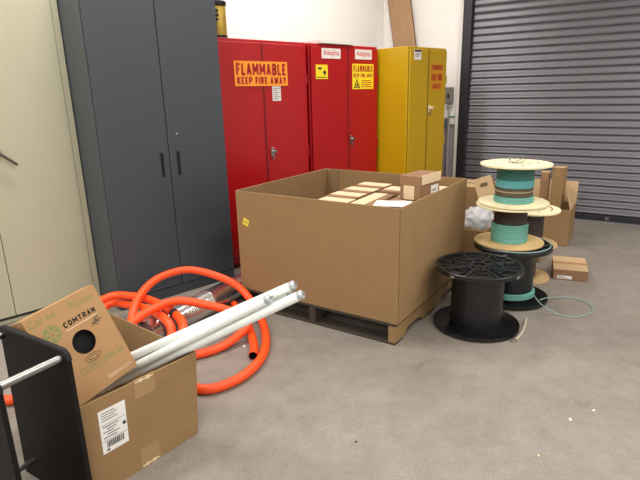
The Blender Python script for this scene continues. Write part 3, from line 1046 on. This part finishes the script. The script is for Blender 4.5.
# large carton against the shutter, flaps up
bq = Vector((2.235, 4.47, 0))
o = thing('shipping_carton', 'large brown carton with raised flaps standing before shutter behind reels', 'carton', bq, BANG)
lx, ly, lz = 0.44, 0.40, 0.335
o.location = bq + Vector((math.cos(BANG), math.sin(BANG), 0)) * (-lx / 2) - BN * (ly / 2)
t = MB()
t.box(-lx / 2, lx / 2, -ly / 2, -ly / 2 + 0.006, 0, lz).box(-lx / 2, lx / 2, ly / 2 - 0.006, ly / 2, 0, lz).box(-lx / 2, -lx / 2 + 0.006, -ly / 2 + 0.006, ly / 2 - 0.006, 0, lz).box(lx / 2 - 0.006, lx / 2, -ly / 2 + 0.006, ly / 2 - 0.006, 0, lz).box(-lx / 2, lx / 2, -ly / 2, ly / 2, 0.0, 0.006)
t.build('body', 'card', o)
MB().box(-lx / 2, lx / 2, -0.003, 0.003, 0.0, 0.20, 0.0005, Matrix.Translation((0, ly / 2 - 0.004, lz)) @ Matrix.Rotation(R(-8), 4, 'X')).build('flap', 'card_pale', o)
MB().box(-0.003, 0.003, -ly / 2 + 0.01, ly / 2 - 0.01, 0.0, 0.15, 0.0005, Matrix.Translation((lx / 2 - 0.004, 0, lz)) @ Matrix.Rotation(R(-14), 4, 'Y')).build('flap', 'card_pale', o)
MB().box(-lx / 2, lx / 2, -0.003, 0.003, -0.17, 0.0, 0.0005, Matrix.Translation((0, -ly / 2 - 0.004, lz)) @ Matrix.Rotation(R(4), 4, 'X')).build('flap', 'card', o)
MB().box(-lx / 2 + 0.01, lx / 2 - 0.01, -ly / 2 + 0.01, ly / 2 - 0.01, lz - 0.10, lz - 0.09).build('inner_tray', 'card_in', o)
BIG = o

# second carton to its left, in the gap behind the great carton
bq2 = Vector((1.63, 4.98, 0))
small_carton('shipping_carton', 'wide brown carton behind reels beneath clear plastic bag', 'carton', bq2, BANG, 0.55, 0.42, 0.50, 'card', 'tape', top='card_pale')

# low carton tucked between reel and the small flat carton
lo_ = fl(551, 266)
small_carton('shipping_carton', 'low brown carton tucked behind plywood reels beside the small flat carton', 'carton', lo_ + Vector((-0.16, 0.235, 0)), R(-10), 0.26, 0.24, 0.215, 'card', 'tape', top='card_pale')

# two tall narrow cartons standing in the big carton
for k, (px, dist, h, wx, wy) in enumerate(((543.5, 4.70, 0.405, 0.075, 0.09), (557, 4.60, 0.46, 0.095, 0.105))):
    p = at_dist(px, 200, dist)
    lab = ('shorter of the two narrow cartons standing upright in large carton', 'taller of the two narrow cartons standing upright in large carton')[k]
    o = thing('narrow_carton', lab, 'carton', (p.x, p.y, lz - 0.0895), BANG + R(4 - 14 * k))
    MB().box(-wx / 2, wx / 2, -wy / 2, wy / 2, 0, h, 0.002).build('body', 'card' if k else 'card_red', o)
    MB().box(-wx / 2, wx / 2, -wy / 2, -0.002, h, h + 0.003, 0.001).build('top_flap', 'card_pale', o)
    MB().box(-wx / 2, wx / 2, 0.0, wy / 2, h, h + 0.003, 0.001).build('top_flap', 'card_pale', o)
    MB().box(-0.02, 0.02, -wy / 2 - 0.0008, -wy / 2, h - 0.07, h).build('tape_strip', 'tape', o)

# box lid with hand hole leaning on the wide carton
bl = thing('carton_lid', 'tilted cardboard panel with dark hand hole leaning above clear plastic bag', 'carton', (0, 0, 0))
t = MB()
wv, hv = 0.155, 0.235
outer = [(-wv / 2, 0), (wv / 2, 0), (wv / 2, hv), (-wv / 2, hv)]
# frame of four strips around the hand hole
hx0, hx1, hz0, hz1 = -0.033, 0.033, hv - 0.085, hv - 0.052
t.box(-wv / 2, wv / 2, -0.004, 0.004, 0, hz0).box(-wv / 2, wv / 2, -0.004, 0.004, hz1, hv).box(-wv / 2, hx0, -0.004, 0.004, hz0, hz1).box(hx1, wv / 2, -0.004, 0.004, hz0, hz1)
t.build('panel', 'card_pale', bl)
MB().box(-wv / 2, wv / 2, 0.10, 0.108, 0.0, hv - 0.02).build('back_panel', 'card_in', bl)
MB().box(-wv / 2, wv / 2, 0.004, 0.10, 0, 0.006).build('bottom_panel', 'card', bl)
p = at_dist(489, 203, 4.45)
bl.location = p
bl.rotation_euler = (Matrix.Rotation(R(-24), 3, 'Z') @ Matrix.Rotation(R(-20), 3, 'Y') @ Matrix.Rotation(R(-10), 3, 'X')).to_euler()

# carton the bag lies on
p = at_dist(478, 228, 4.12)
small_carton('shipping_carton', 'brown carton under crumpled clear plastic bag beside great carton', 'carton', (p.x + 0.02, p.y + 0.06, 0), BANG, 0.22, 0.30, max(0.1, p.z), 'card', 'tape', top='card')
# crumpled bag
bm = bmesh.new()
bmesh.ops.create_icosphere(bm, subdivisions=4, radius=1.0)
from mathutils import noise as mnoise
for v in bm.verts:
    d = v.co.normalized()
    k = 1 + 0.30 * mnoise.noise(d * 2.3 + Vector((3, 1, 2))) + 0.22 * abs(mnoise.noise(d * 5.1)) + 0.08 * mnoise.noise(d * 11)
    v.co = Vector((d.x * 0.125 * k, d.y * 0.11 * k, max(-0.06, d.z * 0.105 * k)))
t = MB()
t.bm.free()
t.bm = bm
bag = t.build('body', 'bag', smooth=True)
root = thing('plastic_bag', 'crumpled clear plastic bag between great carton and plywood reels', 'bag', (p.x + 0.015, p.y + 0.04, max(0.1, p.z) + 0.062))
bag.parent = root
bits = MB()
for k in range(5):
    bits.box(-0.04, 0.04, -0.012, 0.012, -0.004, 0.004, 0.002, Matrix.Translation((random.uniform(-.04, .04), random.uniform(-.05, .0), -0.045 + 0.012 * k)) @ Matrix.Rotation(random.uniform(-1, 1), 4, 'Z'))
bits.build('contents', 'bluebit', root)

# ================================================================== FOREGROUND CARTON
CX = Vector((0.630, 0.776, 0)).normalized()
CA = Vector((-0.835, 1.552, 0)) - CX * 0.018        # along the labelled front, to the right
CANG = math.atan2(CX.y, CX.x)
CY = Vector((-CX.y, CX.x, 0))
CWX, CWY, CHZ = 0.510, 0.68, 0.377
o = thing('open_carton', 'open brown carton with white barcode label holding lamp tubes', 'carton', CA, CANG)
w5 = 0.006
MB().box(0, CWX, 0, w5, 0, CHZ, 0.001).build('side_panel', 'card', o)
MB().box(0, CWX, CWY - w5, CWY, 0, CHZ, 0.001).build('side_panel', 'card', o)
t = MB()
for k in range(6):
    y0_, y1_ = w5 + (CWY - 2 * w5) * k / 6, w5 + (CWY - 2 * w5) * (k + 1) / 6
    t.box(0, w5, y0_, y1_, 0, CHZ)
bmesh.ops.remove_doubles(t.bm, verts=t.bm.verts[:], dist=1e-5)
t.build('side_panel', 'card', o)
MB().box(CWX - w5, CWX, w5, CWY - w5, 0, CHZ, 0.001).build('side_panel', 'card', o)
MB().box(w5, CWX - w5, w5, CWY - w5, 0, w5).build('base_panel', 'card_in', o)
s_ = MB().box(0.052, 0.158, -0.0012, 0, 0.152, 0.326).build('shipping_label', 'paper', o)
t = MB()
for k in range(4):
    t.box(0.062, 0.115 + 0.01 * (k % 2), -0.002, -0.0012, 0.312 - 0.010 * k, 0.315 - 0.010 * k)
t.box(0.056, 0.154, -0.002, -0.0012, 0.266, 0.2675)
for k in range(5):
    t.box(0.062 + 0.015 * (k % 2), 0.125 - 0.01 * (k % 3), -0.002, -0.0012, 0.256 - 0.011 * k, 0.260 - 0.011 * k)
t.box(0.056, 0.154, -0.002, -0.0012, 0.202, 0.2035)
t.box(0.068, 0.080, -0.002, -0.0012, 0.158, 0.168)
t.build('print_lines', 'ink_grey', s_)
t = MB()
x = 0.070
random.seed(4)
while x < 0.138:
    w = random.choice((0.0012, 0.0025, 0.004))
    t.box(x, x + w, -0.002, -0.0012, 0.172, 0.198)
    x += w + random.choice((0.0012, 0.0025))
t.build('barcode', 'ink', s_)
MB().lathe([(0, 0), (0.007, 0), (0.007, 0.001), (0, 0.001)], 16, Matrix.Translation((0.147, -0.0012, 0.238)) @ Matrix.Rotation(R(90), 4, 'X')).build('dot_mark', 'ink', s_)
MB().box(0.200, 0.290, -0.0012, 0, CHZ - 0.075, CHZ + 0.001).box(0.200, 0.290, -0.0012, w5 + 0.0012, CHZ, CHZ + 0.0015).build('tape_strip', 'tape', o)
MB().box(0.200, 0.290, -0.0012, 0, 0.0, 0.085).build('tape_strip', 'tape', o)
for zz, sgn in ((CHZ - 0.003, 1), (0.012, -1)):
    t = MB()
    for k in range(5):
        t.box(0.205 + k * 0.016, 0.220 + k * 0.016, -0.003, -0.0012, zz - 0.006 - 0.003 * (k % 2), zz + 0.004 * (k % 2), 0.0005)
    t.build('torn_tape', 'cream', o)
MB().box(0.006, CWX, -0.0006, 0, 0.3125, 0.3135).build('score_line', 'card_red', o)


SHIFT = ('shipping_label', 'print_lines', 'barcode', 'dot_mark', 'tape_strip', 'torn_tape')
# the carton narrows a little towards its base
for ch in [c for c in o.children] + [g for c in o.children for g in c.children]:
    for v in ch.data.vertices:
        if ch.name.split('.')[0] in SHIFT:
            v.co.x += 0.018
        v.co.x += 0.038 * max(0.0, v.co.y / CWY) ** 3 * (1 - v.co.x / CWX)
        v.co.x -= 0.030 * (1 - v.co.z / CHZ) * v.co.x / CWX


def incar(x, y, z):
    return CA + CX * x + CY * y + Vector((0, 0, z))


# fluorescent lamp tubes sticking out
def lamp_tube(p0, p1, label, m='lamp_glass', r=0.019):
    d = (p1 - p0)
    L = d.length
    q = d.to_track_quat('Z', 'Y')
    o = thing('lamp_tube', label, 'lamp tube', p0, 0, 'lamp tubes in the open carton')
    o.rotation_mode = 'QUATERNION'
    o.rotation_quaternion = q
    MB().lathe([(0, 0.018), (r, 0.018), (r, L - 0.03), (r * 0.94, L - 0.022), (0, L - 0.022)], 20).build('glass', m, o, smooth=True)
    for z0, z1 in ((0.0, 0.018), (L - 0.022, L)):
        MB().lathe([(0, z0), (r * 0.9, z0), (r * 0.98, z0 + 0.002), (r * 0.98, z1 - 0.004), (r * 0.8, z1), (0, z1)], 20).build('end_cap', 'lamp_cap', o, smooth=True)
        zz = z1 if z0 else -0.012
        for s in (-1, 1):
            MB().lathe([(0, zz), (0.0022, zz), (0.0022, zz + 0.012), (0, zz + 0.012)], 8, Matrix.Translation((s * 0.0065, 0, 0))).build('pin', 'steel', o)
    return o


tubes = [
    ((96.9, 391.1, 0.145), (303, 294, 0.660), 'white lamp tube reaching furthest over the corner of the open carton'),
    ((89.9, 374.9, 0.236), (295, 284.5, 0.678), 'white lamp tube lying uppermost in the bundle in open carton'),
    ((87.9, 380.7, 0.190), (292, 291, 0.638), 'white lamp tube half hidden between its neighbours in open carton'),
    ((96.7, 386.0, 0.190), (270, 298, 0.639), 'shorter white lamp tube with dull end cap ending before its neighbours'),
]
for (a, b, lab) in tubes:
    lamp_tube(fl(*a), fl(*b), lab)

# cable pull box tilted in the carton
s = 0.82


def sc_(p):
    return CAM + (Vector(p) - CAM) * s


TLp, TRp, BRp, BLp = [sc_(p) for p in ((-1.2873, 2.0335, 0.4845), (-1.0992, 2.336, 0.5367), (-0.9207, 2.297, 0.1196), (-1.1087, 1.9945, 0.0674))]
ex = (TRp - TLp).normalized()
W_ = (TRp - TLp).length
ez = (TLp - BLp)
Hh = ez.length
ez = (ez - ex * ez.dot(ex)).normalized()
ey = ez.cross(ex)
o = thing('cable_box', 'brown cable pull box with round black hole tilted inside open carton', 'box', BLp)
o.matrix_world = Matrix.Translation(BLp) @ Matrix((ex, ey, ez)).transposed().to_4x4()
DP = 0.10
# front panel with a round hole
hcx, hcz, hr = W_ * 0.53, Hh * 0.525, 0.046
t = bmesh.new()
sq = []
NS = 32
inner = [t.verts.new((hcx + hr * math.cos(2 * math.pi * k / NS), 0, hcz + hr * math.sin(2 * math.pi * k / NS))) for k in range(NS)]
inner2 = [t.verts.new((hcx + hr * math.cos(2 * math.pi * k / NS), 0.004, hcz + hr * math.sin(2 * math.pi * k / NS))) for k in range(NS)]
outer = []
for k in range(NS):
    c_, s_n = math.cos(2 * math.pi * k / NS), math.sin(2 * math.pi * k / NS)
    tx = ((W_ - hcx) if c_ > 0 else hcx) / max(abs(c_), 1e-6)
    tz = ((Hh - hcz) if s_n > 0 else hcz) / max(abs(s_n), 1e-6)
    q = min(tx, tz)
    outer.append((hcx + q * c_, hcz + q * s_n))
ov = [t.verts.new((x, 0, z)) for x, z in outer]
for k in range(NS):
    j = (k + 1) % NS
    t.faces.new((inner[k], inner[j], ov[j], ov[k]))
    t.faces.new((inner[j], inner[k], inner2[k], inner2[j]))
    if abs(outer[k][0] - outer[j][0]) > 1e-5 and abs(outer[k][1] - outer[j][1]) > 1e-5:
        cxn = W_ if max(outer[k][0], outer[j][0]) > hcx and max(outer[k][0], outer[j][0]) > W_ - 1e-5 else 0
        czn = Hh if max(outer[k][1], outer[j][1]) > Hh - 1e-5 else 0
        t.faces.new((ov[k], ov[j], t.verts.new((cxn, 0, czn))))
bmesh.ops.recalc_face_normals(t, faces=t.faces[:])
mb = MB()
mb.bm.free()
mb.bm = t
fp = mb.build('front_panel', 'card_cable', o)
MB().box(0, W_, DP - 0.004, DP, 0, Hh).build('back_panel', 'card_cable', o)
MB().box(0, 0.004, 0.0005, DP - 0.004, 0, Hh).build('side_panel', 'card_cable', o)
MB().box(W_ - 0.004, W_, 0.0005, DP - 0.004, 0, Hh).build('side_panel', 'card_cable', o)
MB().box(0.004, W_ - 0.004, 0.0005, DP - 0.004, 0, 0.004).build('bottom_panel', 'card_cable', o)
MB().box(0.004, W_ - 0.004, 0.0005, DP - 0.004, Hh - 0.004, Hh).build('top_panel', 'card_cable', o)
MB().box(hcx - 0.06, hcx + 0.06, 0.03, 0.034, hcz - 0.06, hcz + 0.06).build('hole_darkness', 'black_hole', o)  # black sheet added to paint the dark inside seen through the hole
block_letters('COMTRAN', W_ * 0.40, W_ * 0.86, Hh * 0.735, Hh * 0.795, 'ink', o, I4, 0.22, 0.26)
lettering('lettering', [('Cat 6e', W_ * 0.04, W_ * 0.38, Hh * 0.885, Hh * 0.965, 0.0), ('Plenum', W_ * 0.58, W_ * 0.92, Hh * 0.865, Hh * 0.945, 0.0), ('COM-LINK 6e', W_ * 0.30, W_ * 0.95, Hh * 0.225, Hh * 0.30, 0.0)], 'ink_green', o, I4)
lettering('lettering', [('MADE IN U.S.A.', W_ * 0.58, W_ * 0.95, Hh * 0.055, Hh * 0.095, 0.0)], 'ink_white', o, I4)
MB().box(W_ * 0.40, W_ * 0.86, -0.0012, -0.0002, Hh * 0.705, Hh * 0.712).build('underline', 'ink_white', o)
lg = MB().lathe([(0.0, 0.0004), (0.033, 0.0004), (0.033, 0.0010), (0, 0.0010)], 28, Matrix.Translation((W_ * 0.235, 0, Hh * 0.75)) @ Matrix.Rotation(R(90), 4, 'X')).build('logo_disc', 'ink_green', o)
t = MB()
for k in range(3):
    t.box(-0.028, 0.028, -0.0016, -0.0011, -0.003, 0.003, 0, Matrix.Translation((W_ * 0.235, 0, Hh * 0.75)) @ Matrix.Rotation(R(k * 60 + 15), 4, 'Y'))
t.build('logo_bands', 'card_cable', lg)
t = MB()
for k in range(7):
    t.box(-0.016, 0.016, -0.0012, -0.0004, -0.0008, 0.0008, 0, Matrix.Translation((W_ * 0.80 + 0.012 * math.sin(k * 2.1), 0, Hh * 0.655 + 0.009 * math.cos(k * 1.7))) @ Matrix.Rotation(R(k * 37 - 40), 4, 'Y'))
t.build('pen_marks', 'ink', o)
t = MB()
ring = [(W_ * 0.54 + 0.034 * math.cos(a_ * math.pi / 10), -0.0006, Hh * 0.345 + 0.014 * math.sin(a_ * math.pi / 10)) for a_ in range(20)]
t.tube(ring, 0.0009, 4, True)
t.tube([(p_[0] * 0.6 + 0.4 * W_ * 0.54, p_[1], p_[2] * 0.5 + 0.5 * Hh * 0.345) for p_ in ring], 0.0009, 4, True)
t.build('certification_mark', 'ink', o)

# black cable-reel stand
QF = Vector((-0.808, 1.494, 0))
QB = Vector((-1.138, 1.700, 0))
sd = (QB - QF).normalized()                         # towards the back
SANG = math.atan2(-sd.y, -sd.x)                     # local x: towards the front edge
SL = (QB - QF).length
nrm = Vector((sd.y, -sd.x, 0))
if nrm.x > 0:
    nrm = -nrm                                      # towards the other panel
o = thing('reel_stand', 'black panel-sided cable reel stand with chrome rods beside open carton', 'stand', QF, math.atan2(nrm.y, nrm.x))
# local x = across (to the left panel), local y ?
ly_ = Vector((-math.sin(o.rotation_euler.z), math.cos(o.rotation_euler.z), 0))
sy = 1 if ly_.dot(sd) > 0 else -1
SHH = 0.622
GAPW = 0.215


def rounded(w, h, r, back_slant):
    pts = []
    for k in range(7):
        a_ = math.pi / 2 * k / 6
        pts.append((r - r * math.cos(a_), h - r + r * math.sin(a_)))
    r2 = 0.014
    for k in range(7):
        a_ = math.pi / 2 * k / 6
        pts.append((w - r2 + r2 * math.sin(a_), h - r2 + r2 * math.cos(a_)))
    pts.append((w + back_slant, 0))
    pts.append((0, 0))
    return pts


for k in (0, 1):
    xo = -0.0 if k == 0 else GAPW
    t = MB().prism([(y * sy, z) for y, z in rounded(SL, SHH, 0.03, 0.03)], 0, 0.016)
    bmesh.ops.transform(t.bm, matrix=Matrix(((0, 1, 0, xo), (1, 0, 0, 0), (0, 0, 1, 0), (0, 0, 0, 1))), verts=t.bm.verts)
    bmesh.ops.recalc_face_normals(t.bm, faces=t.bm.faces[:])
    f = t.build('side_panel', 'panel', o)
    # rubbery edge band following the outline
    pts = [Vector((xo + 0.008, y * sy, z)) for y, z in rounded(SL, SHH, 0.03, 0.03)]
    MB().tube(pts, 0.0095, 8).build('edge_band', 'panel_edge', f, smooth=True)
for (y, z, r_) in ((0.030, SHH - 0.026, 0.0135), (SL - 0.014, SHH - 0.026, 0.0115), (SL * 0.86, 0.085, 0.0115), (0.04, 0.05, 0.0095)):
    MB().tube([(0.012, y * sy, z), (GAPW + 0.004, y * sy, z)], r_, 16).build('rod', 'chrome', o, smooth=True)

# ================================================================== ORANGE DUCT, STEEL DUCT
HR = 0.0245
d1 = [fl(200, 389, HR), fl(231, 382.5, HR), fl(255, 366, HR), fl(265.5, 347, HR), fl(263.5, 325, 0.030), fl(252, 302, 0.088), fl(236, 285, 0.170), fl(211, 274, 0.243), fl(185, 270, 0.277), fl(157, 279, 0.271), fl(139, 297, 0.228), fl(132, 318, 0.161), fl(131, 336, 0.099)]

start = [fl(-25, 405, HR), fl(3, 400.5, HR), fl(25, 396, HR), Vector((-1.10, 2.47, HR)), Vector((-0.80, 2.37, HR))]
tag(MB().tube(spline(start + d1, 10), HR, 14).build('orange_duct', 'orange', smooth=True), 'orange plastic innerduct with wide loop arching over the steel duct', 'hose')
d2 = [fl(200, 354, HR), fl(223, 346, 0.030), fl(241, 333, 0.059), fl(248, 322, 0.103), fl(232, 311.5, 0.157), fl(205, 304.5, 0.204), fl(178, 301, 0.246), fl(155, 308, 0.256), fl(134, 321, 0.237), fl(120, 336, 0.205)]
st2 = [fl(172, 359, HR)]
tag(MB().tube(spline(st2 + d2, 10), HR, 14).build('orange_duct', 'orange', smooth=True), 'orange plastic innerduct with inner loop crossing in front of steel duct', 'hose')
d3 = [Vector((-1.50, 2.60, 0.13)), fl(104, 299, 0.172), fl(132, 296, 0.190), fl(155, 302, 0.192), fl(174, 313, 0.198), fl(183, 325, 0.194), fl(181, 340, 0.146), fl(172, 352, 0.092)]
o = tag(MB().tube(spline(d3, 10), HR, 14).build('orange_duct', 'orange', smooth=True), 'orange plastic innerduct bound with black tape behind the open carton', 'hose')
MB().tube(spline([fl(173.2, 312.4, 0.198), fl(176, 315, 0.1985)], 4), HR + 0.0015, 14).build('tape_band', 'ink', o, smooth=True)
d4 = [Vector((-1.42, 2.60, 0.05)), fl(106, 306.5, 0.094), fl(129, 305, 0.130), fl(147, 309, 0.182), fl(165, 319, 0.199), fl(172, 334, 0.148), fl(162, 350, 0.083)]
tag(MB().tube(spline(d4, 10), HR, 14).build('orange_duct', 'orange', smooth=True), 'orange plastic innerduct lowest in the bundle behind the tilted box', 'hose')
d5 = [fl(253, 356, HR), fl(254, 346, HR), fl(249, 328, HR), fl(242, 315, HR), fl(234, 304, HR)]
o = tag(MB().tube(spline(d5, 10), HR, 14, cap=False).build('orange_duct', 'orange', smooth=True), 'short orange duct offcut with open ends beneath the lamp tubes', 'hose')
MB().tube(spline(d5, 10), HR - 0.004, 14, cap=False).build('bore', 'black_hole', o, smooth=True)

# plastic-wrapped steel duct lying before the charcoal cabinet
e0, e1 = fl(146, 334, 0.082), fl(240, 285.5, 0.082)
dv = (e1 - e0)
o = thing('steel_duct', 'shiny plastic-wrapped steel duct lying on floor before charcoal cabinet', 'duct', e0)
o.rotation_mode = 'QUATERNION'
o.rotation_quaternion = dv.to_track_quat('Z', 'Y')
L = dv.length + 0.15
RD = 0.080
MB().lathe([(RD - 0.004, 0), (RD, 0), (RD, L * 0.5), (RD + 0.003, L * 0.5 + 0.004), (RD + 0.003, L * 0.5 + 0.02), (RD, L * 0.5 + 0.024), (RD, L), (RD - 0.004, L)], 40, closed=True).build('pipe', 'duct', o, smooth=True)
MB().lathe([(0, 0.03), (RD - 0.005, 0.03), (RD - 0.005, 0.034), (0, 0.034)], 32).build('end_plug', 'duct_end', o, smooth=True)
MB().lathe([(RD + 0.0005, 0.06), (RD + 0.002, 0.06), (RD + 0.002, 0.19), (RD + 0.0005, 0.19)], 40, closed=True).build('wrap_reflection', 'duct_end', o, smooth=True)  # brown colour stands in for reflections in the plastic wrap

# scraps on the floor
for (px_, py_, sx_, m_, lab) in ((244, 347, 0.011, 'paper', 'tiny white foam scrap on floor inside orange duct loop'),
                                 (538.5, 456, 0.007, 'cream', 'tiny pale scrap lying alone on open floor in front of reels'),
                                 (594, 411, 0.008, 'paper', 'small flat white scrap on open floor before the shutter'),
                                 (570, 420, 0.010, 'paper', 'thin white sliver on open floor before the shutter'),
                                 (356, 442, 0.006, 'ink', 'tiny dark crumb on open floor before pallet')):
    t = MB().prism([(-sx_, 0), (sx_ * 0.9, 0), (sx_ * 1.1, sx_ * 0.5), (sx_ * 0.2, sx_ * 0.9), (-sx_ * 0.8, sx_ * 0.6)], -sx_ * 0.5, sx_ * 0.5, bev=0.0008)
    tag(t.build('floor_scrap', m_, loc=fl(px_, py_, 0), rot=(0, 0, px_)), lab, 'scrap')
